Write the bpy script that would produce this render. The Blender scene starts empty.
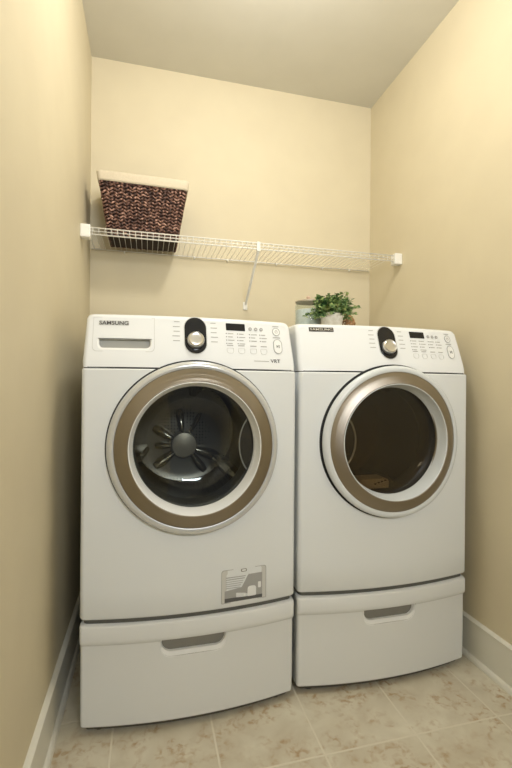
import bpy, bmesh, math, random
from mathutils import Vector, Matrix
random.seed(7)
C = bpy.context.scene.collection
PI = math.pi
sc = bpy.context.scene

# ------------------------------------------------------------------ room numbers (metres)
XL, XR, YB, YF, HC = -0.287, 1.289, 2.31, -1.0, 2.762
ZM = 0.360            # underside of the machines, top of the pedestals
HALF = 0.350          # half width of a machine
BULGE = 0.035
WX, WY = 0.153, 1.402
DX, DY = 0.869, 1.414

# ------------------------------------------------------------------ materials
def mat(name, col, rough=0.5, metal=0.0, spec=0.5, coat=0.0):
    m = bpy.data.materials.new(name); m.use_nodes = True
    b = m.node_tree.nodes['Principled BSDF']
    b.inputs['Base Color'].default_value = (*col, 1)
    b.inputs['Roughness'].default_value = rough
    b.inputs['Metallic'].default_value = metal
    b.inputs['Specular IOR Level'].default_value = spec
    b.inputs['Coat Weight'].default_value = coat
    return m
def nodes(m): return m.node_tree.nodes, m.node_tree.links, m.node_tree.nodes['Principled BSDF']
def noise_mat(name, c1, c2, scale, rough=0.5, bump=0.0, detail=4, stretch=None, bscale=None, lo=0.35, hi=0.65, **k):
    m = mat(name, c1, rough, **k); n, l, b = nodes(m)
    tc = n.new('ShaderNodeTexCoord'); mp = n.new('ShaderNodeMapping')
    l.new(tc.outputs['Object'], mp.inputs['Vector'])
    if stretch: mp.inputs['Scale'].default_value = stretch
    nz = n.new('ShaderNodeTexNoise'); nz.inputs['Scale'].default_value = scale; nz.inputs['Detail'].default_value = detail
    l.new(mp.outputs[0], nz.inputs['Vector'])
    r = n.new('ShaderNodeValToRGB')
    r.color_ramp.elements[0].position = lo; r.color_ramp.elements[1].position = hi
    r.color_ramp.elements[0].color = (*c1, 1); r.color_ramp.elements[1].color = (*c2, 1)
    l.new(nz.outputs['Fac'], r.inputs['Fac']); l.new(r.outputs['Color'], b.inputs['Base Color'])
    if bump:
        nb = n.new('ShaderNodeTexNoise'); nb.inputs['Scale'].default_value = bscale or scale; nb.inputs['Detail'].default_value = 3
        l.new(mp.outputs[0], nb.inputs['Vector'])
        bp = n.new('ShaderNodeBump'); bp.inputs['Strength'].default_value = bump; bp.inputs['Distance'].default_value = 0.002
        l.new(nb.outputs['Fac'], bp.inputs['Height']); l.new(bp.outputs[0], b.inputs['Normal'])
    return m

M_wall = noise_mat('wall_paint', (0.635, 0.56, 0.395), (0.655, 0.58, 0.41), 6, rough=0.62, bump=0.12, bscale=260, spec=0.35)
M_ceil = noise_mat('ceiling_paint', (0.64, 0.615, 0.53), (0.66, 0.635, 0.55), 5, rough=0.9, bump=0.1, bscale=200, spec=0.2)
M_trim = mat('trim_paint', (0.72, 0.70, 0.61), 0.38)
M_white = mat('appliance_enamel', (0.75, 0.775, 0.78), 0.17, spec=0.5)
M_side = mat('cabinet_side_enamel', (0.70, 0.73, 0.74), 0.3)
M_panel = mat('panel_plastic', (0.78, 0.80, 0.81), 0.22)
M_ped = mat('pedestal_enamel', (0.72, 0.735, 0.73), 0.26)
M_lip = mat('pale_plastic', (0.82, 0.83, 0.82), 0.3)
M_rim = mat('door_rim_plastic', (0.62, 0.63, 0.62), 0.22, metal=0.35)
M_bevel = mat('bevel_plastic', (0.66, 0.69, 0.70), 0.25)
M_chrome = mat('polished_metal', (0.75, 0.74, 0.71), 0.15, metal=1.0)
M_black = mat('black_gloss', (0.006, 0.007, 0.01), 0.08)
M_gap = mat('dark_gap_and_rubber', (0.012, 0.013, 0.013), 0.6)  # rubber feet and dark joints, also the painted shadow gap round the doors
M_gapshade = mat('grey_gap_shade', (0.10, 0.10, 0.088), 0.7)  # shade of the gap under the machines, put into a colour
M_toeshade = mat('brown_grey_toe_shade', (0.085, 0.075, 0.055), 0.8)  # shadow below the pedestals, put into a colour
M_rubber = mat('gasket_rubber', (0.10, 0.10, 0.10), 0.45)
M_print = mat('grey_print', (0.36, 0.36, 0.35), 0.5)
M_print2 = mat('dark_print', (0.10, 0.10, 0.10), 0.5)
M_faint = mat('faint_print', (0.56, 0.57, 0.56), 0.5)
M_badge = mat('badge_dark', (0.05, 0.045, 0.04), 0.3)
M_badgel = mat('badge_letters', (0.62, 0.60, 0.55), 0.3, metal=0.6)
M_recess = mat('grey_recess_shade', (0.42, 0.42, 0.39), 0.5)  # shading inside the drawer recess, painted as grey
M_recess2 = mat('brown_grey_slot_shade_and_tab', (0.22, 0.21, 0.18), 0.5)  # handle slot interior with its shade painted in; also the sticker tab
M_wire = mat('wire_vinyl', (0.82, 0.80, 0.74), 0.35)
M_liner = noise_mat('linen_liner', (0.60, 0.52, 0.38), (0.68, 0.60, 0.46), 300, rough=0.95, bump=0.5, bscale=500)
M_core = mat('basket_core', (0.02, 0.010, 0.007), 0.9)
M_pot = noise_mat('whitewashed_pot', (0.62, 0.57, 0.47), (0.74, 0.70, 0.62), 60, rough=0.8, bump=0.4)
M_soil = noise_mat('soil', (0.03, 0.02, 0.012), (0.07, 0.05, 0.03), 120, rough=1, bump=0.6)
M_stem = mat('stem_green', (0.10, 0.16, 0.05), 0.6)
M_twig = noise_mat('rattan', (0.33, 0.17, 0.07), (0.50, 0.29, 0.13), 40, rough=0.6)
M_powder = noise_mat('white_powder', (0.66, 0.69, 0.68), (0.76, 0.78, 0.77), 90, rough=0.95, bump=0.4)
M_lid = mat('aged_metal', (0.46, 0.40, 0.31), 0.45, metal=0.3)
M_knobw = mat('lid_knob', (0.62, 0.45, 0.34), 0.5)

# brushed steel, brushed around the ring
def steel_ring():
    m = mat('brushed_steel', (0.33, 0.295, 0.25), 0.3, metal=1.0); n, l, b = nodes(m)
    tc = n.new('ShaderNodeTexCoord'); sep = n.new('ShaderNodeSeparateXYZ'); l.new(tc.outputs['Object'], sep.inputs[0])
    zz = n.new('ShaderNodeMath'); zz.operation = 'SUBTRACT'; zz.inputs[1].default_value = 0.898 - ZM; l.new(sep.outputs['Z'], zz.inputs[0])
    cb = n.new('ShaderNodeCombineXYZ'); l.new(sep.outputs['X'], cb.inputs['X']); l.new(zz.outputs[0], cb.inputs['Y'])
    ln = n.new('ShaderNodeVectorMath'); ln.operation = 'LENGTH'; l.new(cb.outputs[0], ln.inputs[0])
    nz = n.new('ShaderNodeTexNoise'); nz.noise_dimensions = '1D'; nz.inputs['Scale'].default_value = 900; nz.inputs['Detail'].default_value = 3
    l.new(ln.outputs['Value'], nz.inputs['W'])
    bp = n.new('ShaderNodeBump'); bp.inputs['Strength'].default_value = 0.25; bp.inputs['Distance'].default_value = 0.001
    l.new(nz.outputs['Fac'], bp.inputs['Height']); l.new(bp.outputs[0], b.inputs['Normal'])
    tg = n.new('ShaderNodeTangent'); tg.direction_type = 'RADIAL'; tg.axis = 'Y'
    b.inputs['Anisotropic'].default_value = 0.9
    l.new(tg.outputs[0], b.inputs['Tangent'])
    return m
M_steel = steel_ring()
M_knob = noise_mat('spun_metal', (0.62, 0.61, 0.58), (0.74, 0.73, 0.70), 8, rough=0.3, metal=0.9)

def drum_mat(name, c, rough, hole):
    m = mat(name, c, rough, metal=0.9); n, l, b = nodes(m)
    tc = n.new('ShaderNodeTexCoord'); vo = n.new('ShaderNodeTexVoronoi'); vo.inputs['Scale'].default_value = 75
    vo.inputs['Randomness'].default_value = 0.15
    l.new(tc.outputs['Object'], vo.inputs['Vector'])
    r = n.new('ShaderNodeValToRGB'); r.color_ramp.elements[0].position = 0.18; r.color_ramp.elements[1].position = 0.24
    r.color_ramp.elements[0].color = (*hole, 1); r.color_ramp.elements[1].color = (*c, 1)
    l.new(vo.outputs['Distance'], r.inputs['Fac']); l.new(r.outputs['Color'], b.inputs['Base Color'])
    return m
M_drum = drum_mat('perforated_drum', (0.15, 0.14, 0.12), 0.3, (0.02, 0.02, 0.02))
M_drumback = mat('drum_back_steel', (0.26, 0.25, 0.22), 0.3, metal=0.85)
M_paddle = mat('drum_paddle', (0.50, 0.46, 0.38), 0.22, metal=0.9)
M_hub = mat('drum_hub', (0.36, 0.32, 0.25), 0.4, metal=0.4)
M_dryerdrum = mat('dryer_drum_coating', (0.13, 0.105, 0.07), 0.45, metal=0.2)
M_lint = mat('lint_housing', (0.85, 0.84, 0.80), 0.4)

def glass_mat(name, tint, ior=1.5):
    m = bpy.data.materials.new(name); m.use_nodes = True; n = m.node_tree.nodes; l = m.node_tree.links
    n.clear(); out = n.new('ShaderNodeOutputMaterial')
    tr = n.new('ShaderNodeBsdfTransparent'); tr.inputs['Color'].default_value = (*tint, 1)
    gl = n.new('ShaderNodeBsdfGlossy'); gl.inputs['Roughness'].default_value = 0.02; gl.inputs['Color'].default_value = (0.95, 0.97, 1, 1)
    fr = n.new('ShaderNodeFresnel'); ge = n.new('ShaderNodeNewGeometry'); mr = n.new('ShaderNodeMapRange')
    mr.inputs['To Min'].default_value = ior; mr.inputs['To Max'].default_value = 1/ior
    l.new(ge.outputs['Backfacing'], mr.inputs['Value']); l.new(mr.outputs[0], fr.inputs['IOR'])
    mx = n.new('ShaderNodeMixShader'); l.new(fr.outputs[0], mx.inputs['Fac']); l.new(tr.outputs[0], mx.inputs[1]); l.new(gl.outputs[0], mx.inputs[2])
    l.new(mx.outputs[0], out.inputs['Surface'])
    return m
M_glass = glass_mat('door_glass', (0.84, 0.86, 0.85))
M_glassd = glass_mat('smoked_door_glass', (0.60, 0.53, 0.42))
M_jar = glass_mat('jar_glass', (0.93, 0.95, 0.94), 1.35)
M_gripedge = mat('grip_edge', (0.42, 0.42, 0.40), 0.2, metal=0.5)
M_pocket = mat('grip_pocket', (0.035, 0.033, 0.03), 0.15)
M_film = mat('clear_film', (0.60, 0.60, 0.57), 0.12)

def tile_mat():
    m = mat('floor_tile', (0.5, 0.4, 0.3), 0.42); n, l, b = nodes(m)
    tc = n.new('ShaderNodeTexCoord'); mp = n.new('ShaderNodeMapping'); mp.vector_type = 'POINT'
    S = 0.309
    mp.inputs['Location'].default_value = (-(0.83 - 3*S), -(1.173 - 8*S), 0)
    l.new(tc.outputs['Object'], mp.inputs['Vector'])
    br = n.new('ShaderNodeTexBrick'); br.offset = 0; br.squash = 1
    br.inputs['Scale'].default_value = 1; br.inputs['Brick Width'].default_value = S; br.inputs['Row Height'].default_value = S
    br.inputs['Mortar Size'].default_value = 0.0042; br.inputs['Mortar Smooth'].default_value = 0.5
    l.new(mp.outputs[0], br.inputs['Vector'])
    def nz(s, d, dist=0):
        q = n.new('ShaderNodeTexNoise'); q.inputs['Scale'].default_value = s; q.inputs['Detail'].default_value = d
        q.inputs['Distortion'].default_value = dist; l.new(tc.outputs['Object'], q.inputs['Vector']); return q
    def ramp(src, a, bb, c1, c2):
        r = n.new('ShaderNodeValToRGB'); r.color_ramp.elements[0].position = a; r.color_ramp.elements[1].position = bb
        r.color_ramp.elements[0].color = (*c1, 1); r.color_ramp.elements[1].color = (*c2, 1); l.new(src, r.inputs['Fac']); return r
    base = ramp(nz(8, 10, 0.4).outputs['Fac'], 0.3, 0.72, (0.50, 0.44, 0.33), (0.66, 0.62, 0.50))
    spots = ramp(nz(42, 12, 0.5).outputs['Fac'], 0.47, 0.66, (0, 0, 0), (1, 1, 1))
    mask = ramp(nz(9, 6, .8).outputs['Fac'], 0.44, 0.64, (0, 0, 0), (1, 1, 1))
    mu = n.new('ShaderNodeMath'); mu.operation = 'MULTIPLY'; l.new(spots.outputs[0], mu.inputs[0]); l.new(mask.outputs[0], mu.inputs[1])
    mu2 = n.new('ShaderNodeMath'); mu2.operation = 'MULTIPLY'; mu2.inputs[1].default_value = 0.92; l.new(mu.outputs[0], mu2.inputs[0])
    m1 = n.new('ShaderNodeMix'); m1.data_type = 'RGBA'; l.new(mu2.outputs[0], m1.inputs['Factor']); l.new(base.outputs[0], m1.inputs['A']); m1.inputs['B'].default_value = (0.38, 0.25, 0.125, 1)
    m2 = n.new('ShaderNodeMix'); m2.data_type = 'RGBA'; l.new(br.outputs['Fac'], m2.inputs['Factor']); l.new(m1.outputs['Result'], m2.inputs['A']); m2.inputs['B'].default_value = (0.66, 0.61, 0.49, 1)
    l.new(m2.outputs['Result'], b.inputs['Base Color'])
    bp = n.new('ShaderNodeBump'); bp.inputs['Strength'].default_value = 0.5; bp.inputs['Distance'].default_value = 0.0015; bp.invert = True
    l.new(br.outputs['Fac'], bp.inputs['Height']); l.new(bp.outputs[0], b.inputs['Normal'])
    return m
M_tile = tile_mat()

def fibre_mat():
    m = mat('braided_fibre', (0.2, 0.1, 0.07), 0.5); n, l, b = nodes(m)
    tc = n.new('ShaderNodeTexCoord')
    nz = n.new('ShaderNodeTexNoise'); nz.inputs['Scale'].default_value = 70; nz.inputs['Detail'].default_value = 2
    l.new(tc.outputs['Object'], nz.inputs['Vector'])
    r = n.new('ShaderNodeValToRGB'); e = r.color_ramp.elements
    e[0].position = 0.36; e[0].color = (0.03, 0.011, 0.008, 1); e[1].position = 0.68; e[1].color = (0.46, 0.27, 0.20, 1)
    k = e.new(0.52); k.color = (0.14, 0.062, 0.042, 1)
    l.new(nz.outputs['Fac'], r.inputs['Fac']); l.new(r.outputs[0], b.inputs['Base Color'])
    return m
M_fibre = fibre_mat()
def leaf_mat():
    m = mat('leaf', (0.1, 0.2, 0.05), 0.45); n, l, b = nodes(m)
    tc = n.new('ShaderNodeTexCoord')
    nz = n.new('ShaderNodeTexNoise'); nz.inputs['Scale'].default_value = 38; nz.inputs['Detail'].default_value = 1
    l.new(tc.outputs['Object'], nz.inputs['Vector'])
    r = n.new('ShaderNodeValToRGB'); e = r.color_ramp.elements
    e[0].position = 0.34; e[0].color = (0.035, 0.10, 0.03, 1); e[1].position = 0.7; e[1].color = (0.50, 0.56, 0.22, 1)
    k = e.new(0.52); k.color = (0.21, 0.33, 0.11, 1)
    l.new(nz.outputs['Fac'], r.inputs['Fac']); l.new(r.outputs[0], b.inputs['Base Color'])
    return m
M_leaf = leaf_mat()

# ------------------------------------------------------------------ helpers
def obj(name, bm, m, parent=None, smooth=False, auto=None):
    bmesh.ops.recalc_face_normals(bm, faces=bm.faces)
    me = bpy.data.meshes.new(name); bm.to_mesh(me); bm.free()
    me.materials.append(m)
    o = bpy.data.objects.new(name, me); C.objects.link(o)
    if parent: o.parent = parent
    if smooth or auto:
        for p in me.polygons: p.use_smooth = True
        if auto: me.set_sharp_from_angle(angle=math.radians(auto))
    return o
def tag(o, label=None, cat=None, group=None, kind=None):
    if label: o['label'] = label
    if cat: o['category'] = cat
    if group: o['group'] = group
    if kind: o['kind'] = kind
    return o
def empty(name, loc, label, cat, group=None):
    o = bpy.data.objects.new(name, None); C.objects.link(o); o.location = loc; o.empty_display_size = 0.05
    return tag(o, label, cat, group)
def box(bm, x0, x1, y0, y1, z0, z1):
    v = [bm.verts.new((x, y, z)) for x in (x0, x1) for y in (y0, y1) for z in (z0, z1)]
    for f in ((0,1,3,2),(4,6,7,5),(0,4,5,1),(2,3,7,6),(0,2,6,4),(1,5,7,3)): bm.faces.new([v[i] for i in f])
def bevel(o, w, seg=2):
    b = o.modifiers.new('bevel', 'BEVEL'); b.width = w; b.segments = seg; b.limit_method = 'ANGLE'
    return o
def tube(bm, pts, r, n=8, cap=True):
    pts = [Vector(p) for p in pts]; rings = []; up = None
    for i, p in enumerate(pts):
        d = (pts[min(i+1, len(pts)-1)] - pts[max(i-1, 0)]).normalized()
        if up is None:
            up = d.orthogonal().normalized()
        up = (up - d*up.dot(d)).normalized(); s = d.cross(up)
        rr = r[i] if isinstance(r, (list, tuple)) else r
        rings.append([bm.verts.new(p + (up*math.cos(2*PI*k/n) + s*math.sin(2*PI*k/n))*rr) for k in range(n)])
    for a, b in zip(rings, rings[1:]):
        for k in range(n): bm.faces.new((a[k], a[(k+1) % n], b[(k+1) % n], b[k]))
    if cap: bm.faces.new(rings[0][::-1]); bm.faces.new(rings[-1])
def loft(bm, rings, cap0=True, cap1=True, closed=False):
    R = [[bm.verts.new(p) for p in r] for r in rings]; n = len(R[0])
    pr = list(zip(R, R[1:])) + ([(R[-1], R[0])] if closed else [])
    for a, b in pr:
        for k in range(n): bm.faces.new((a[k], a[(k+1) % n], b[(k+1) % n], b[k]))
    if not closed:
        if cap0: bm.faces.new(R[0][::-1])
        if cap1: bm.faces.new(R[-1])
def lathe_y(bm, prof, cx, cz, f=lambda x, z: 0.0, n=112, closed=False, cap_end=False):
    """prof: (radius, h) with h towards the viewer; y = f(x,z) - h"""
    R = []
    for r, h in prof:
        R.append([(cx+r*math.cos(2*PI*k/n), f(cx+r*math.cos(2*PI*k/n), cz+r*math.sin(2*PI*k/n)) - h, cz+r*math.sin(2*PI*k/n)) for k in range(n)])
    loft(bm, R, False, cap_end, closed)
def lathe_z(bm, prof, n=40, cap0=False, cap1=False):
    loft(bm, [[(r*math.cos(2*PI*k/n), r*math.sin(2*PI*k/n), z) for k in range(n)] for r, z in prof], cap0, cap1)
def capsule(w, h, n=12, cx=0, cz=0):
    """upright stadium outline (half width w, half height h>=w)"""
    p = []
    for k in range(n+1):
        a = PI*k/n; p.append((cx+w*math.cos(a), cz+(h-w)+w*math.sin(a)))
    for k in range(n+1):
        a = PI+PI*k/n; p.append((cx+w*math.cos(a), cz-(h-w)+w*math.sin(a)))
    return p
def rrect(x0, x1, z0, z1, rs, n=6):
    """rounded rectangle outline, rs = radii (bottom-left, bottom-right, top-right, top-left)"""
    p = []
    for (cx, cz, a0, r) in ((x0, z0, PI, rs[0]), (x1, z0, 1.5*PI, rs[1]), (x1, z1, 0, rs[2]), (x0, z1, .5*PI, rs[3])):
        ox = cx + (r if cx == x0 else -r); oz = cz + (r if cz == z0 else -r)
        for k in range(n+1):
            a = a0 + .5*PI*k/n; p.append((ox+r*math.cos(a), oz+r*math.sin(a)))
    return p
def circ(cx, cz, r, n=28): return [(cx+r*math.cos(2*PI*k/n), cz+r*math.sin(2*PI*k/n)) for k in range(n)]

# front surface of a machine in its own space: x across, z above the base (z0 = ZM)
SEAM = 1.148 - ZM; PTOP = 1.326 - ZM
def bulge(x):
    u = min(1.0, abs(x)/HALF); return -BULGE*(1-u*u)
def lean(z):
    if z < SEAM: return 0.0
    return .006 + .062*((z-SEAM)/.178)**1.1
def surf(x, z): return bulge(x) + lean(z)
def plate(bm, outline, h0, h1, f=surf):
    """a slab of the given outline lying on the front surface"""
    loft(bm, [[(x, f(x, z)-h0, z) for x, z in outline], [(x, f(x, z)-h1, z) for x, z in outline]])
def ring_outline(bm, outline, w, h0, h1, f=surf):
    """thin raised outline strip"""
    cx = sum(p[0] for p in outline)/len(outline); cz = sum(p[1] for p in outline)/len(outline)
    mx = max(abs(p[0]-cx) for p in outline); mz = max(abs(p[1]-cz) for p in outline)
    inn = [(cx+(x-cx)*(mx-w)/mx, cz+(z-cz)*(mz-w)/mz) for x, z in outline]
    loft(bm, [[(x, f(x, z)-h0, z) for x, z in outline], [(x, f(x, z)-h1, z) for x, z in outline],
              [(x, f(x, z)-h1, z) for x, z in inn], [(x, f(x, z)-h0, z) for x, z in inn]], closed=True)
def text_mesh(name, s, x0, x1, zc, hgt, h, m, parent, f=surf):
    cu = bpy.data.curves.new(name, 'FONT'); cu.body = s; cu.size = 1; cu.offset = 0.012
    to = bpy.data.objects.new(name, cu); C.objects.link(to)
    dg = bpy.context.evaluated_depsgraph_get(); me = bpy.data.meshes.new_from_object(to.evaluated_get(dg))
    bpy.data.objects.remove(to); me.name = name
    xs = [v.co.x for v in me.vertices]; ys = [v.co.y for v in me.vertices]
    a, b, c, d = min(xs), max(xs), min(ys), max(ys)
    for v in me.vertices:
        X = x0+(v.co.x-a)/(b-a)*(x1-x0); Z = zc-hgt/2+(v.co.y-c)/(d-c)*hgt
        v.co = (X, f(X, Z)-h, Z)
    me.materials.clear(); me.materials.append(m)
    o = bpy.data.objects.new(name, me); C.objects.link(o); o.parent = parent
    s_ = o.modifiers.new('solid', 'SOLIDIFY'); s_.thickness = 0.0006; s_.offset = 0
    return o
def boolean(o, bm, m=None):
    """cut bm out of mesh object o"""
    bmesh.ops.recalc_face_normals(bm, faces=bm.faces)
    me = bpy.data.meshes.new('cut'); bm.to_mesh(me); bm.free(); me.materials.append(m or o.data.materials[0])
    c = bpy.data.objects.new('cut', me); C.objects.link(c); c.parent = o.parent
    md = o.modifiers.new('b', 'BOOLEAN'); md.operation = 'DIFFERENCE'; md.object = c; md.solver = 'EXACT'; md.material_mode = 'TRANSFER'
    bpy.context.view_layer.update()
    dg = bpy.context.evaluated_depsgraph_get(); new = bpy.data.meshes.new_from_object(o.evaluated_get(dg))
    o.modifiers.clear(); o.data = new; bpy.data.objects.remove(c)
def section(z, half, yfront, yback, r=0.018, bul=BULGE, n=24):
    """plan outline of a machine: bulged front, rounded front corners"""
    p = []
    def fy(x): return yfront - bul*(1-(x/half)**2)
    sl = math.atan(2*bul/half)
    a0 = half - r
    for k in range(n+1):
        x = -a0 + 2*a0*k/n; p.append((x, fy(x), z))
    y1 = fy(a0)
    for k in range(1, 7):
        t = k/6; a = t*PI/2
        p.append((a0+r*math.sin(a), y1+r*(1-math.cos(a))+0.0, z))
    p.append((half, yback, z)); p.append((-half, yback, z))
    for k in range(6, 0, -1):
        a = k/6*PI/2; p.append((-a0-r*math.sin(a), y1+r*(1-math.cos(a)), z))
    return p

# ------------------------------------------------------------------ the room
def slab(name, b, m):
    bm = bmesh.new(); box(bm, *b); o = obj(name, bm, m); o['kind'] = 'structure'; return o
T = 0.1
slab('floor', (XL-T, XR+T, YF-T, YB+T, -T, 0), M_tile)
slab('ceiling', (XL-T, XR+T, YF-T, YB+T, HC, HC+T), M_ceil)
slab('wall_left', (XL-T, XL, YF, YB, 0, HC), M_wall)
slab('wall_right', (XR, XR+T, YF, YB, 0, HC), M_wall)
slab('wall_back', (XL-T, XR+T, YB, YB+T, 0, HC), M_wall)
bm = bmesh.new()                                   # wall behind the camera with its doorway
box(bm, XL-T, 0.05, YF-T, YF, 0, HC); box(bm, 0.93, XR+T, YF-T, YF, 0, HC); box(bm, 0.05, 0.93, YF-T, YF, 2.05, HC)
o = obj('wall_front', bm, M_wall); o['kind'] = 'structure'

def baseboard(name, x, s):
    prof = [(0, 0), (.013, 0), (.013, .148), (.0155, .150), (.0155, .153), (.006, .1605), (0, .1610)]
    bm = bmesh.new(); loft(bm, [[(x+s*a, y, z) for a, z in prof] for y in (YF, YB)])
    o = obj(name, bm, M_trim, auto=40); o['kind'] = 'structure'
def shoe(name, x, s):
    prof = [(.0128, 0)] + [(.0128+.014*math.cos(a*PI/12), .019*math.sin(a*PI/12)) for a in range(7)]
    bm = bmesh.new(); loft(bm, [[(x+s*a, y, z) for a, z in prof] for y in (YF, YB)])
    o = obj(name, bm, M_trim, auto=50); o['kind'] = 'structure'
baseboard('baseboard_left', XL, 1); baseboard('baseboard_right', XR, -1)
shoe('trim_1', XL, 1); shoe('trim_2', XR, -1)

# ------------------------------------------------------------------ machines
CZ = 0.898 - ZM       # door centre height
def machine(name, loc, label, cat, washer):
    root = empty(name, loc, label, cat)
    DEP = 0.80
    # cabinet with the round opening of the drum
    bm = bmesh.new()
    zs = [(.004, .010), (.007, .004), (.014, 0), (.10, 0), (.4, 0), (.7, 0), (SEAM-.006, 0), (SEAM-.0025, .003)]
    loft(bm, [section(z, HALF-i*.6, i, DEP-i) for z, i in zs])
    cab = obj('cabinet', bm, M_white, root)
    bm = bmesh.new(); lathe_y(bm, [(.243, .2), (.243, -.60)], 0, CZ, n=96)
    bm.faces.new([v for v in bm.verts if v.co.y < 0][:96]); bm.faces.new([v for v in bm.verts if v.co.y > 0][:96])
    boolean(cab, bm, M_gap)
    for p in cab.data.polygons: p.use_smooth = True
    cab.data.set_sharp_from_angle(angle=math.radians(35))
    bm = bmesh.new(); loft(bm, [section(z, HALF-.010, .012, DEP-.02) for z in (-.0088, .0095)])
    obj('base_gap_shade', bm, M_gapshade, root, auto=40)  # dark filler added so the gap above the pedestal looks shaded
    # dark joint under the control panel
    bm = bmesh.new(); loft(bm, [section(z, HALF-.004, .008, .2) for z in (SEAM-.003, SEAM+.003)])
    obj('panel_joint', bm, M_gap, cab)
    # control panel: leaning front, rounded top edge
    bm = bmesh.new(); R = []
    for k in range(9):
        z = SEAM+.001 + (PTOP-.018-SEAM)*k/8
        R.append(section(z, HALF-(.002 if k == 0 else 0)-.006*k/8, lean(z)+.0+(.002 if k == 0 else 0), .20))
    y0 = lean(PTOP-.018)
    for k in range(1, 8):
        a = k/7*PI/2
        R.append(section(PTOP-.018+.018*math.sin(a), HALF-.006-.014*(1-math.cos(a)), y0+.004*k/7+.020*(1-math.cos(a)), .20, r=.026))
    loft(bm, R)
    pan = obj('control_panel', bm, M_panel, root)
    # top cover behind the panel
    bm = bmesh.new(); box(bm, -HALF+.004, HALF-.004, .2005, DEP, SEAM-.002, PTOP-.004)
    bevel(obj('top_cover', bm, M_side, root), .006)
    if washer:
        # detergent drawer outline and its finger recess
        out = rrect(-.322, -.131, 1.200-ZM, 1.324-ZM-.010, (.014, .014, .001, .001))
        bm = bmesh.new(); ring_outline(bm, out, .0016, -.003, .0004)
        rec = rrect(-.302, -.144, 1.212-ZM, 1.241-ZM, (.014, .014, .002, .002))
        big = rrect(-.306, -.140, 1.204-ZM, 1.2415-ZM, (.018, .018, .002, .002))
        bmc = bmesh.new(); loft(bmc, [[(x, surf(x, z)-.02, z) for x, z in big], [(x, surf(x, z)+.024, z+.004) for x, z in big]])
        boolean(pan, bmc, M_recess)
        dr = obj('detergent_drawer', bm, M_faint, root)
        bm = bmesh.new()
        loft(bm, [[(x, surf(x, z)+.0245, z+.004) for x, z in big], [(x, surf(x, z), z) for x, z in big],
                  [(x, surf(x, z)+.003, z) for x, z in rec], [(x, surf(x, z)+.0235, z) for x, z in rec]], closed=True)
        obj('finger_recess', bm, M_lip, dr, auto=40)
    for p in pan.data.polygons: p.use_smooth = True
    pan.data.set_sharp_from_angle(angle=math.radians(35))
    # programme dial
    bm = bmesh.new(); out = capsule(.036, .062, 16, 0, 1.260-ZM); plate(bm, out, -.002, .002)
    dp = bevel(obj('dial_plate', bm, M_black, root), .001, 2); tag(dp, 'glossy black upright oval plate')
    bm = bmesh.new(); ring_outline(bm, capsule(.0385, .0645, 16, 0, 1.260-ZM), .003, -.002, .0015)
    obj('plate_edge', bm, M_faint, dp)
    kz = 1.241-ZM; ky = surf(0, kz)
    bm = bmesh.new(); tilt = math.atan2(.062, .178)
    lathe_z(bm, [(.0275, 0), (.0275, .012), (.026, .0165), (.0225, .019), (.0205, .0175), (.012, .0172), (.0001, .017)], 48, True, False)
    bmesh.ops.transform(bm, matrix=Matrix.Translation((0, ky-.001, kz)) @ Matrix.Rotation(PI/2 - tilt, 4, 'X'), verts=bm.verts)
    tag(obj('dial', bm, M_knob, root, auto=40), 'round silver turning knob')
    # display and buttons
    bm = bmesh.new(); plate(bm, rrect(.104, .171, 1.2825-ZM, 1.3075-ZM, (.002,)*4, 3), -.002, .0012)
    obj('display', bm, M_black, root)
    for x in (.190, .2105, .2305):
        bm = bmesh.new(); plate(bm, circ(x, 1.291-ZM, .0062), -.002, .0018)
        b = obj('round_button', bm, M_print, root)
        bm = bmesh.new(); plate(bm, rrect(x-.0025, x+.0025, 1.291-ZM-.001, 1.291-ZM+.001, (.0004,)*4, 2), .0015, .0021); obj('symbol', bm, M_panel, b)
    bm = bmesh.new(); plate(bm, circ(.287, 1.286-ZM, .0125), -.002, .0012)
    b = obj('power_button', bm, M_lip, root)
    bm = bmesh.new(); ring_outline(bm, circ(.287, 1.286-ZM, .0145), .0019, -.002, .0016); obj('button_ring', bm, M_print, b)
    bm = bmesh.new(); ring_outline(bm, circ(.287, 1.286-ZM, .0055), .0014, .001, .0018)
    plate(bm, rrect(.2863, .2877, 1.286-ZM, 1.293-ZM, (.0003,)*4, 1), .001, .0019); obj('symbol', bm, M_print, b)
    bm = bmesh.new(); plate(bm, capsule(.0145, .024, 10, .288, 1.233-ZM), -.002, .002)
    b = obj('start_button', bm, M_lip, root)
    bm = bmesh.new(); ring_outline(bm, capsule(.0165, .026, 10, .288, 1.233-ZM), .0019, -.002, .0024); obj('button_ring', bm, M_print, b)
    bm = bmesh.new()
    plate(bm, [(.2835, 1.2275-ZM), (.2835, 1.2385-ZM), (.289, 1.233-ZM)], .001, .0026)
    for q in (.2905, .2935): plate(bm, rrect(q, q+.0013, 1.2275-ZM, 1.2385-ZM, (.0003,)*4, 1), .001, .0026)
    obj('symbol', bm, M_print2, b)
    def legend(ol):
        bm = bmesh.new(); plate(bm, ol, -.001, .0006); obj('printed_legend', bm, M_print, pan)
    # rows of fine printing with their indicator dots
    for ci, x in enumerate((.104, .143, .186, .224)):
        for ri in range(4 if ci < 2 else 3):
            z = 1.271-ZM-ri*.0115
            bd = bmesh.new(); plate(bd, circ(x, z, .0017, 10), -.001, .0008); obj('indicator_dot', bd, M_print2, pan)
            w = (.020, .017, .022, .015)[(ci+ri) % 4]
            legend(rrect(x+.005, x+.005+w, z-.0014, z+.0014, (.0004,)*4, 1))
        legend(rrect(x+.0, x+.022, 1.2285-ZM, 1.2315-ZM, (.0004,)*4, 1))
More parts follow.
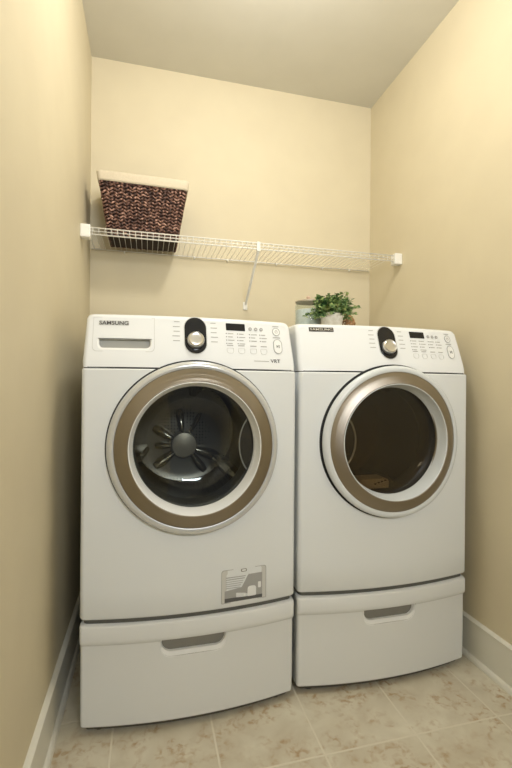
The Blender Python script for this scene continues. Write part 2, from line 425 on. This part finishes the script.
    for s in (-1, 1):
        for k in range(5):
            z = (1.305, 1.288, 1.272, 1.256, 1.240)[k]-ZM
            xa = .051 if s > 0 else -.051-(.018, .022, .020, .024, .022)[k]
            legend(rrect(xa, xa+(.018, .022, .020, .024, .022)[k], z-.0013, z+.0013, (.0004,)*4, 1))
    for x in (.287,):
        legend(rrect(x-.012, x+.012, 1.3045-ZM, 1.307-ZM, (.0004,)*4, 1))
        legend(rrect(x-.014, x+.014, 1.263-ZM, 1.266-ZM, (.0004,)*4, 1))
    for x in (.115, .154, .196, .234):
        bm = bmesh.new(); ring_outline(bm, rrect(x-.012, x+.012, 1.203-ZM, 1.221-ZM, (.008, .008, .003, .003), 5), .0012, -.002, .0009)
        obj('option_button', bm, M_faint, root)
    # maker's badge
    if washer:
        bm = bmesh.new(); plate(bm, rrect(-.305, -.211, 1.2865-ZM, 1.3025-ZM, (.001,)*4, 2), -.002, .0004)
        b = obj('badge', bm, M_faint, root)
        text_mesh('badge_lettering', 'SAMSUNG', -.303, -.213, 1.2945-ZM, .0125, .0009, M_badge, b)
        v = text_mesh('printed_lettering', 'VRT', .256, .292, 1.1805-ZM, .0120, .0006, M_print2, root)
        tag(v, 'dark letters VRT at the lower right of the panel')
        bm = bmesh.new(); plate(bm, rrect(.196, .250, 1.1775-ZM, 1.1800-ZM, (.0003,)*4, 1), -.001, .0005); obj('printed_line', bm, M_print, root)
    else:
        bm = bmesh.new(); plate(bm, rrect(-.297, -.206, 1.2955-ZM, 1.3115-ZM, (.001,)*4, 2), -.002, .0010)
        b = obj('badge', bm, M_badge, root)
        text_mesh('badge_lettering', 'SAMSUNG', -.293, -.210, 1.3035-ZM, .0095, .0016, M_badgel, b)
    # ---- the round door
    f = lambda x, z: bulge(x)
    bm = bmesh.new(); lathe_y(bm, [(.2785, -.003), (.2785, .0012), (.268, .0012), (.262, -.003)], 0, CZ, f, closed=True)
    obj('door_gap_shade', bm, M_gap, root, auto=40)  # black ring painted in for the shadow gap around the door
    door_prof = [(.262, -.001), (.266, .006), (.2725, .010), (.2735, .018), (.271, .026), (.265, .0305), (.257, .0315), (.2515, .0295), (.2505, .024), (.2505, -.001)]
    bm = bmesh.new(); lathe_y(bm, door_prof, 0, CZ, f, closed=True)
    door = obj('door', bm, M_rim if washer else M_bevel, root, auto=45)
    bm = bmesh.new(); lathe_y(bm, [(.2508, .020), (.2508, .0285), (.248, .0300), (.230, .0365), (.211, .0415), (.2085, .0400), (.2085, .020)], 0, CZ, f, closed=True)
    tag(obj('steel_ring', bm, M_steel, door, auto=30), 'brushed steel ring around the door glass')
    bm = bmesh.new(); lathe_y(bm, [(.2086, .020), (.2086, .0415), (.2072, .0425), (.2055, .0410), (.1975, -.004), (.195, -.008), (.195, -.012), (.2086, -.012)], 0, CZ, f, closed=True)
    obj('inner_bevel', bm, M_bevel if not washer else M_lip, door, auto=35)
    bm = bmesh.new()
    if washer: gp = [(.197, -.006), (.195, -.016), (.188, -.036), (.178, -.060), (.165, -.088), (.145, -.102), (.10, -.110), (.05, -.113), (.0005, -.114)]
    else: gp = [(.197, -.006), (.1945, -.012), (.190, -.022), (.182, -.034), (.172, -.040), (.150, -.044), (.10, -.046), (.05, -.047), (.0005, -.047)]
    lathe_y(bm, gp, 0, CZ, lambda x, z: -.028)
    obj('glass_bowl', bm, M_glass if washer else M_glassd, door, smooth=True)
    bm = bmesh.new(); lathe_y(bm, [(.197, -.010), (.182, -.0095), (.0005, -.009)], 0, CZ, lambda x, z: bulge(x)*.35-.018)
    obj('outer_glass', bm, M_glass if washer else M_glassd, door, smooth=True)
    # finger grip: a scooped pocket moulded into the edge of the glass
    s = 1 if washer else -1
    bm = bmesh.new(); pts = []; GR = .1945
    for k in range(61):
        a = -1.5 + 3.0*k/60 + (PI if s > 0 else 0)
        x = s*.212 + (.064 if s > 0 else .078)*math.cos(a); z = CZ + .104*math.sin(a)
        if math.hypot(x, z-CZ) < GR: pts.append((x, -.004, z))
    tube(bm, pts, .0026 if s > 0 else .0042, 6)
    grip = obj('finger_grip', bm, M_gripedge, door, smooth=True)
    bm = bmesh.new(); rim = [(p[0], p[2]) for p in pts]
    a0 = math.atan2(rim[0][1]-CZ, rim[0][0]); a1 = math.atan2(rim[-1][1]-CZ, rim[-1][0])
    if s < 0:
        if a0 < 0: a0 += 2*PI
        if a1 < 0: a1 += 2*PI
    arc = [(GR*math.cos(a1+(a0-a1)*k/12), CZ+GR*math.sin(a1+(a0-a1)*k/12)) for k in range(1, 12)]
    ol = rim + arc
    loft(bm, [[(x, .003, z) for x, z in ol], [(x, -.001, z) for x, z in ol]])
    obj('pocket', bm, M_pocket, grip)
    # rubber gasket and drum
    bm = bmesh.new(); lathe_y(bm, [(.243, -.004), (.200, -.006), (.196, -.020), (.204, -.050), (.192, -.075), (.196, -.095), (.238, -.100), (.243, -.09)], 0, CZ, closed=True)
    obj('gasket' if washer else 'door_opening', bm, M_rubber, root, smooth=True)
    dz = CZ - (.045 if washer else .0)
    bm = bmesh.new()
    R2 = .222 if washer else .236
    lathe_y(bm, [(.238, -.101), (.2385, -.13), (R2, -.40), (R2-.010, -.44), (R2-.04, -.450), (.06, -.440), (.0005, -.438)], 0, dz if False else CZ, n=96)
    drum = obj('drum', bm, M_drum if washer else M_dryerdrum, root, auto=50)
    if washer:
        hz = CZ-.055
        bm = bmesh.new(); lathe_y(bm, [(.056, -.434), (.056, -.418), (.050, -.405), (.030, -.400), (.0005, -.399)], 0, hz, n=48)
        hub = tag(obj('drum_hub', bm, M_hub, drum, auto=50), 'round tan disc at the middle of the drum back')
        for a, L, W in ((98, .150, .016), (62, .15, .010), (-22, .165, .022), (-52, .150, .016), (218, .150, .020), (182, .120, .015), (150, .145, .018)):
            ra = math.radians(a); d = Vector((math.cos(ra), 0, math.sin(ra))); q = Vector((-math.sin(ra), 0, math.cos(ra)))
            bm = bmesh.new(); R = []
            for t, w, hh in ((.045, W*.5, .03), (.08, W*.9, .034), (L*.8, W*1.1, .024), (L, W*.7, .006)):
                c = Vector((0, .438, hz)) + d*t
                R.append([tuple(c + q*w*math.cos(PI*j/8) - Vector((0, hh*math.sin(PI*j/8), 0))) for j in range(9)])
            loft(bm, R); obj('drum_rib', bm, M_paddle, drum, auto=40)
        for a in (-40, 80, 200):
            ra = math.radians(a); bm = bmesh.new(); R = []
            for y, r0, w, hh in ((.13, .236, .012, .02), (.16, .233, .028, .05), (.36, .204, .028, .05), (.40, .197, .012, .02)):
                d = Vector((math.cos(ra), 0, math.sin(ra))); q = Vector((-math.sin(ra), 0, math.cos(ra))); c = Vector((0, y, CZ)) + d*r0
                R.append([tuple(c-q*w), tuple(c-q*w*.4-d*hh), tuple(c+q*w*.4-d*hh), tuple(c+q*w)])
            loft(bm, R); obj('drum_paddle', bm, M_paddle, drum, auto=30)
    else:
        bm = bmesh.new(); out = rrect(-.09, .035, CZ-.192, CZ-.155, (.004, .004, .012, .012))
        loft(bm, [[(x, .045, z) for x, z in out], [(x, .125, z) for x, z in out]])
        lh = tag(obj('lint_filter', bm, M_lint, drum), 'pale lint filter housing at the foot of the door opening')
        bevel(lh, .003)
        bm = bmesh.new()
        for k in range(4): plate(bm, rrect(-.028+k*.014, -.019+k*.014, CZ-.176+k*.004, CZ-.171+k*.004, (.001,)*4, 1), 0, .003, lambda x, z: .047)
        obj('filter_slots', bm, M_print2, lh)
        for a in (60, 180, 300):
            ra = math.radians(a); bm = bmesh.new(); R = []
            for y, r0, w, hh in ((.15, .235, .008, .01), (.18, .235, .02, .035), (.38, .235, .02, .035), (.42, .235, .008, .01)):
                d = Vector((math.cos(ra), 0, math.sin(ra))); q = Vector((-math.sin(ra), 0, math.cos(ra))); c = Vector((0, y, CZ)) + d*r0
                R.append([tuple(c-q*w), tuple(c-q*w*.4-d*hh), tuple(c+q*w*.4-d*hh), tuple(c+q*w)])
            loft(bm, R); obj('drum_paddle', bm, M_dryerdrum, drum, auto=30)
    if washer:
        # clear sticker with its grey printed picture
        fb = lambda x, z: bulge(x)
        x0, x1, z0, z1 = .086, .241, .383-ZM, .492-ZM
        bm = bmesh.new(); plate(bm, rrect(x0, x1, z0, z1, (.003, .003, .008, .008)), -.002, .0006, fb)
        st = tag(obj('sticker', bm, M_film, root), 'small clear film label printed in grey')
        bm = bmesh.new(); ring_outline(bm, rrect(x0, x1, z0, z1, (.003, .003, .008, .008)), .0016, 0, .0009, fb); obj('sticker_border', bm, M_print, st)
        bm = bmesh.new(); plate(bm, [(.097, .391-ZM), (.227, .391-ZM), (.227, .470-ZM), (.178, .470-ZM), (.155, .430-ZM), (.097, .423-ZM)], 0, .0010, fb)
        obj('printed_picture', bm, M_print, st)
        bm = bmesh.new(); plate(bm, [(.097, .386-ZM), (.227, .386-ZM), (.227, .397-ZM), (.160, .397-ZM), (.130, .399-ZM), (.097, .399-ZM)], 0, .0013, fb); obj('printed_band', bm, M_print2, st)
        bm = bmesh.new()
        plate(bm, rrect(.175, .205, .397-ZM, .430-ZM, (.004, .004, .009, .009), 4), 0, .0016, fb); plate(bm, rrect(.212, .222, .420-ZM, .440-ZM, (.002,)*4, 2), 0, .0016, fb)
        plate(bm, circ(.165, .403-ZM, .003, 12), 0, .0016, fb); obj('printed_jug', bm, M_lip, st)
        bm = bmesh.new()
        for k in range(6):
            z = .466-ZM-k*.0068
            plate(bm, rrect(.101, (.168, .165, .160, .158, .152, .148)[k], z-.001, z+(.0014 if k < 2 else .0004), (.0003,)*4, 1), 0, .0011, fb)
        obj('printed_lines', bm, M_print, st)
        bm = bmesh.new(); plate(bm, rrect(.152, .172, .481-ZM, .490-ZM, (.003,)*4, 3), 0, .0018, fb); tb = obj('tab', bm, M_recess2, st)
        bm = bmesh.new(); plate(bm, rrect(.155, .169, .4835-ZM, .4885-ZM, (.002,)*4, 3), .001, .0022, fb); obj('tab_window', bm, M_lip, tb)
    return root

def pedestal(loc, label, group):
    root = empty('laundry_pedestal', loc, label, 'pedestal', group)
    DEP = 0.78; Z0 = .028; ZT = .351
    bm = bmesh.new(); box(bm, -HALF+.003, HALF-.003, .030, DEP, Z0, ZT-.001)
    bevel(obj('pedestal_frame', bm, M_side, root), .004)
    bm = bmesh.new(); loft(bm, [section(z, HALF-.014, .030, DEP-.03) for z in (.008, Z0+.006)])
    obj('toe_gap_shade', bm, M_toeshade, root, auto=40)  # dark strip added to stand for the shadow under the pedestal
    bm = bmesh.new(); R = []
    prof = [(Z0, .004), (Z0+.004, .0015), (Z0+.03, .001), (.12, .0005), (.20, .0005), (.276, .0005), (.284, -.0005), (.289, -.0045), (.294, -.0075), (.303, -.0085), (.338, -.0085), (.3445, -.0062), (.349, 0), (ZT, .008)]
    for z, d in prof:
        R.append(section(z, HALF-max(0, d)-(.0015 if d > -.002 else 0), .0085+d-(.0), .029, r=.012))
    loft(bm, R)
    dr = obj('drawer', bm, M_ped, root)
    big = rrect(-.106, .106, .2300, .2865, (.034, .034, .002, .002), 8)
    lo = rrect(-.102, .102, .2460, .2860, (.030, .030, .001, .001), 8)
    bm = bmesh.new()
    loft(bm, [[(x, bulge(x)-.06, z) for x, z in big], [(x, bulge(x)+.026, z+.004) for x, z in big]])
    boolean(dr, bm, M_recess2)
    for p in dr.data.polygons: p.use_smooth = True
    dr.data.set_sharp_from_angle(angle=math.radians(30))
    bm = bmesh.new()
    loft(bm, [[(x, bulge(x)+.0265, z+.004) for x, z in big], [(x, bulge(x)+.0085, z) for x, z in big],
              [(x, bulge(x)+.0135, z) for x, z in lo], [(x, bulge(x)+.0255, z) for x, z in lo]], closed=True)
    tag(obj('pull_handle', bm, M_lip, dr, auto=50), 'pale moulded lip under the dark grip slot')
    for x in (-.29, .29):
        for y in (.035, .70):
            bm = bmesh.new(); lathe_z(bm, [(.026, 0), (.026, .010), (.014, .014), (.014, .030)], 24, True, True)
            bmesh.ops.translate(bm, vec=(x, y+.02, 0), verts=bm.verts); obj('foot', bm, M_gap, root, auto=40)
    return root

pedestal((WX, WY, 0), 'white drawer pedestal on the tile floor under the left machine, beside the left wall', 'laundry pedestals')
pedestal((DX, DY, 0), 'white drawer pedestal on the tile floor under the right machine, beside the right baseboard', 'laundry pedestals')
machine('washing_machine', (WX, WY, ZM), 'white front-loading washer on the left pedestal, with a grey sticker near its bottom edge', 'washing machine', True)
machine('tumble_dryer', (DX, DY, ZM), 'white front-loading dryer on the right pedestal with smoked brown door glass, plant on top', 'dryer', False)

# ------------------------------------------------------------------ wire shelf
SY, SZ = 1.985, 1.780
shelf = empty('wire_shelf', (0.5, YB, SZ), 'long white wire shelf fixed across the back wall above the machines', 'shelf')
def sobj(name, bm, m=M_wire, parent=None, **k):
    bmesh.ops.translate(bm, vec=(-.5, -YB, -SZ), verts=bm.verts); return obj(name, bm, m, parent or shelf, **k)
x0, x1 = XL+.012, XR-.012
bm = bmesh.new()
n = int((x1-x0-.02)/.0258)
for i in range(n+1):
    x = x0+.012+i*.0258
    tube(bm, [(x, YB-.012, SZ+.003), (x, SY+.006, SZ+.003), (x, SY+.001, SZ+.0015), (x, SY-.003, SZ-.004), (x, SY-.003, SZ-.030)], .0012, 5)
sobj('deck_wires', bm, smooth=True)
for nm, y, z, r in (('front_rod', SY, SZ, .0030), ('front_rod', SY-.0003, SZ-.0145, .0020), ('front_rod', SY, SZ-.029, .0032), ('back_rod', YB-.012, SZ, .0030)):
    bm = bmesh.new(); tube(bm, [(x0, y, z), (x1, y, z)], r, 8); sobj(nm, bm, smooth=True)
for s, xw in ((1, XL), (-1, XR)):
    bm = bmesh.new(); xa, xb = sorted((xw, xw+s*.042)); box(bm, xa, xb, SY-.014, SY+.03, SZ-.046, SZ+.011)
    c = bevel(sobj('end_bracket', bm), .004)
    bm = bmesh.new(); xa, xb = sorted((xw, xw+s*.006)); box(bm, xa, xb, SY+.028, SY+.06, SZ-.02, SZ+.012); bevel(sobj('wall_plate', bm, parent=c), .003)
    bm = bmesh.new(); tube(bm, [(xw+s*.004, SY+.045, SZ+.006), (xw+s*.010, SY+.045, SZ+.006)], .005, 10); sobj('screw', bm, parent=c)
bx = .520
bm = bmesh.new(); R = []
for p, w in ((Vector((bx-.006, SY+.002, SZ-.034)), .006), (Vector((bx+.004, YB-.010, SZ-.240)), .006)):
    R.append([tuple(p+Vector((-w, -.003, -.003))), tuple(p+Vector((w, -.003, -.003))), tuple(p+Vector((w, .004, .004))), tuple(p+Vector((-w, .004, .004)))])
loft(bm, R); br = bevel(sobj('support_brace', bm), .001)
bm = bmesh.new(); box(bm, bx-.009, bx+.015, YB-.010, YB, SZ-.268, SZ-.225); bevel(sobj('brace_foot', bm, parent=br), .003)
bm = bmesh.new(); box(bm, bx-.015, bx+.003, SY-.005, SY+.008, SZ-.040, SZ+.006); bevel(sobj('brace_hook', bm, parent=br), .002)
for x in (-.12, .24, .42, .70, .98, 1.15):
    bm = bmesh.new(); box(bm, x-.004, x+.004, YB-.016, YB, SZ-.009, SZ+.003); bevel(sobj('wall_clip', bm), .002)

# ------------------------------------------------------------------ basket
bx0, by0 = -.022, 2.165
basket = empty('storage_basket', (bx0, by0, SZ+.0045), 'dark brown woven basket with cream cloth liner on the left of the wire shelf', 'basket')
BH = .272
def half(z):
    t = z/BH; return (.160+.045*t, .100+.028*t)
def rrz(hx, hy, r, z, n=5, lift=0):
    p = []
    for cx, cy, a0 in ((hx-r, hy-r, 0), (-hx+r, hy-r, .5*PI), (-hx+r, -hy+r, PI), (hx-r, -hy+r, 1.5*PI)):
        for k in range(n+1):
            a = a0+.5*PI*k/n; p.append((cx+r*math.cos(a), cy+r*math.sin(a), z))
    return p
bm = bmesh.new()
R = []
for k in range(5):
    z = .002+(BH-.006)*k/4; hx, hy = half(z); R.append(rrz(hx-.006, hy-.006, .018, z))
for k in range(4, -1, -1):
    z = .010+(BH-.014)*k/4; hx, hy = half(z); R.append(rrz(hx-.012, hy-.012, .014, z))
loft(bm, R); obj('basket_shell', bm, M_core, basket)
bm = bmesh.new()
def stitch(bm, c, u, v, nrm, L, W, D):
    vs = []; 
    ring = []
    for t, s in ((-.62, .72), (0, 1.0), (.62, .72)):
        ring.append([bm.verts.new(c + u*(L*t) + v*(W*s*math.cos(a)) + nrm*(D*s*math.sin(a))) for a in (0, PI/3, 2*PI/3, PI, 4*PI/3, 5*PI/3)])
    e0 = bm.verts.new(c-u*L); e1 = bm.verts.new(c+u*L)
    for a, b in zip(ring, ring[1:]):
        for k in range(6): bm.faces.new((a[k], a[(k+1) % 6], b[(k+1) % 6], b[k]))
    for k in range(6):
        bm.faces.new((ring[0][(k+1) % 6], ring[0][k], e0)); bm.faces.new((ring[2][k], ring[2][(k+1) % 6], e1))
rows = 18
for r in range(rows):
    z = .008+(BH-.018)*r/(rows-1); hx, hy = half(z)
    for side in range(4):
        hw, dist = ((hx, hy) if side % 2 == 0 else (hy, hx)); cnt = 22 if side % 2 == 0 else 14
        nrm = Vector(((0, -1, 0), (1, 0, 0), (0, 1, 0), (-1, 0, 0))[side]); tan = Vector(((1, 0, 0), (0, 1, 0), (-1, 0, 0), (0, -1, 0))[side])
        for k in range(cnt):
            s = -hw+.006+(2*hw-.012)*(k+.5)/cnt
            cc = nrm*(dist-.004+random.uniform(-.001, .0015)) + tan*(s+random.uniform(-.001, .001)) + Vector((0, 0, z+random.uniform(-.001, .001)))
            ang = math.radians(38 if k % 2 == 0 else -38) + random.uniform(-.2, .2)
            u = tan*math.cos(ang)+Vector((0, 0, 1))*math.sin(ang); v = -tan*math.sin(ang)+Vector((0, 0, 1))*math.cos(ang)
            stitch(bm, cc, u, v, nrm, .0135, .0056, .0058)
obj('woven_wall', bm, M_fibre, basket, smooth=True)
bm = bmesh.new(); R = []
for dz, o_ in ((-.040, .0035), (-.030, .0050), (-.015, .0045), (-.002, .0050), (.004, .0030), (.005, -.004), (-.03, -.010), (-.12, -.016)):
    z = BH+dz; hx, hy = half(z); R.append(rrz(hx+o_, hy+o_, .02, z))
loft(bm, R, False, False)
for v in bm.verts: v.co.z += .0022*math.sin(v.co.x*42+v.co.y*31)
lo_ = obj('cloth_liner', bm, M_liner, basket, smooth=True); s_ = lo_.modifiers.new('s', 'SOLIDIFY'); s_.thickness = .002

# ------------------------------------------------------------------ things on the dryer
TOP = PTOP-.004+ZM
jar = empty('storage_jar', (.700, 1.800, TOP), 'glass jar of white powder with metal lid, on the dryer left of the plant', 'jar')
bm = bmesh.new(); lathe_z(bm, [(.0005, 0), (.052, 0), (.058, .005), (.060, .012), (.060, .128), (.057, .137), (.057, .146), (.0555, .146), (.0555, .136), (.0578, .127), (.0578, .012), (.054, .006), (.0005, .005)], 48)
obj('glass_body', bm, M_jar, jar, smooth=True)
bm = bmesh.new(); lathe_z(bm, [(.0005, .0065), (.052, .0065), (.0568, .014), (.0568, .110), (.050, .113), (.0005, .1155)], 48)
obj('powder', bm, M_powder, jar, auto=50)
bm = bmesh.new(); lathe_z(bm, [(.0005, .147), (.057, .147), (.0592, .146), (.0592, .151), (.057, .153), (.045, .156), (.0005, .158)], 48)
lid = obj('lid', bm, M_lid, jar, auto=40)
bm = bmesh.new(); lathe_z(bm, [(.004, .157), (.004, .162), (.009, .166), (.010, .171), (.007, .176), (.0005, .178)], 24); obj('knob', bm, M_knobw, lid, smooth=True)

plant = empty('potted_plant', (.765, 1.690, TOP), 'small bushy green plant in a cream pot standing on the dryer beside the glass jar', 'plant')
bm = bmesh.new(); lathe_z(bm, [(.0005, 0), (.036, 0), (.039, .004), (.048, .068), (.051, .069), (.0515, .080), (.0490, .082), (.047, .080), (.045, .060), (.0005, .058)], 48)
obj('pot', bm, M_pot, plant, auto=45)
bm = bmesh.new(); lathe_z(bm, [(.0455, .064), (.044, .068), (.02, .072), (.0005, .073)], 32); obj('soil', bm, M_soil, plant, smooth=True)
bs = bmesh.new(); bl = bmesh.new(); rnd = random.Random(4)
def leaf(bm, c, d, L, W):
    d = d.normalized(); s = d.cross(Vector((rnd.uniform(-.4, .4), rnd.uniform(-.4, .4), 1))).normalized(); nn = s.cross(d)
    a = bm.verts.new(c); b = bm.verts.new(c+d*L*.35+s*W*.9+nn*W*.25); e = bm.verts.new(c+d*L*.35-s*W*.9+nn*W*.25)
    m1 = bm.verts.new(c+d*L*.4-nn*.0005); f1 = bm.verts.new(c+d*L*.75+s*W*.65+nn*W*.1); g = bm.verts.new(c+d*L*.75-s*W*.65+nn*W*.1); t = bm.verts.new(c+d*L-nn*L*.1)
    for q in ((a, m1, b), (a, e, m1), (m1, t, f1, b), (m1, e, g, t)): bm.faces.new(q)
for i in range(150):
    a = rnd.uniform(0, 2*PI); el = rnd.uniform(.12, 1.5); Ls = rnd.uniform(.055, .104)*(.85+.15*math.sin(el))
    base = Vector((.022*math.cos(a), .022*math.sin(a), .068)); pts = [base]
    d = Vector((math.cos(a)*math.cos(el)*1.0, math.sin(a)*math.cos(el), max(.25, math.sin(el))+.30))
    d.normalize(); p = base.copy()
    for k in range(6):
        d = (d+Vector((rnd.uniform(-.15, .15), rnd.uniform(-.15, .15), -.17*(1.2-math.sin(max(0, el)))))).normalized(); p = p+d*Ls/6*(1.0 if el > .6 else 1.12); pts.append(p.copy())
    zmax = .178
    for q in pts:
        if q.z > zmax: q.z = zmax + (q.z-zmax)*.25
        q.z = max(q.z, .024)
    tube(bs, pts, .0009, 4)
    for k in range(1, 7):
        for s in range(3):
            dd = Vector((rnd.uniform(-1, 1), rnd.uniform(-1, 1), rnd.uniform(-.3, .8) if pts[k].z > .03 else .5))
            leaf(bl, pts[k], dd, rnd.uniform(.013, .021), rnd.uniform(.0058, .0085))
obj('stems', bs, M_stem, plant); obj('foliage', bl, M_leaf, plant)

ball = empty('wicker_ball', (.878, 1.810, TOP), 'brown rattan ball on the dryer, half hidden behind the right side of the plant', 'ornament')
bm = bmesh.new(); rnd = random.Random(9); r0 = .052
for i in range(26):
    ax = Vector((rnd.gauss(0, 1), rnd.gauss(0, 1), rnd.gauss(0, 1))).normalized(); u = ax.orthogonal().normalized(); v = ax.cross(u); off = rnd.uniform(-.018, .018)
    rr = math.sqrt(r0*r0-off*off)
    P_ = [Vector((0, 0, r0+.003))+ax*off+(u*math.cos(t)+v*math.sin(t))*(rr+.0015*math.sin(3*t+i)) for t in [2*PI*k/36 for k in range(37)]]
    tube(bm, P_, .0022, 5, False)
obj('rattan_strands', bm, M_twig, ball, smooth=True)

# ------------------------------------------------------------------ light
def light(name, kind, loc, energy, col, **k):
    d = bpy.data.lights.new(name, kind); d.energy = energy; d.color = col
    for a, b in k.items(): setattr(d, a, b)
    o = bpy.data.objects.new(name, d); C.objects.link(o); o.location = loc; return o
light('ceiling_lamp', 'POINT', (.41, 1.18, 2.58), 25.5, (1, .975, .93), shadow_soft_size=.10)
o = light('hall_light', 'AREA', (.49, -1.25, 1.88), 43, (.93, .965, 1.0), shape='RECTANGLE', size=.7, size_y=.3); o.rotation_euler = (PI/2+math.radians(26), 0, math.radians(12))
w = bpy.data.worlds.new('world'); sc.world = w; w.use_nodes = True
w.node_tree.nodes['Background'].inputs[0].default_value = (.85, .86, .9, 1); w.node_tree.nodes['Background'].inputs[1].default_value = .15

# ------------------------------------------------------------------ camera
cam = bpy.data.cameras.new('camera'); co = bpy.data.objects.new('camera', cam); C.objects.link(co); sc.camera = co
F_PX, YAW, ROLL = 425.8, .2501, .0083
cam.sensor_fit = 'VERTICAL'; cam.sensor_height = 24; cam.lens = F_PX/768*24; cam.clip_start = .02
F = Vector((math.sin(YAW), math.cos(YAW), 0)); R0 = Vector((math.cos(YAW), -math.sin(YAW), 0)); U0 = Vector((0, 0, 1))
Rv = R0*math.cos(ROLL)+U0*math.sin(ROLL); Uv = -R0*math.sin(ROLL)+U0*math.cos(ROLL)
mw = Matrix((Rv, Uv, -F)).transposed().to_4x4(); mw.translation = Vector((0, 0, 1.1013)); co.matrix_world = mw
sc.view_settings.view_transform = 'Standard'; sc.view_settings.look = 'None'; sc.view_settings.gamma = 1
sc.view_settings.use_curve_mapping = False; sc.view_settings.exposure = 0.03
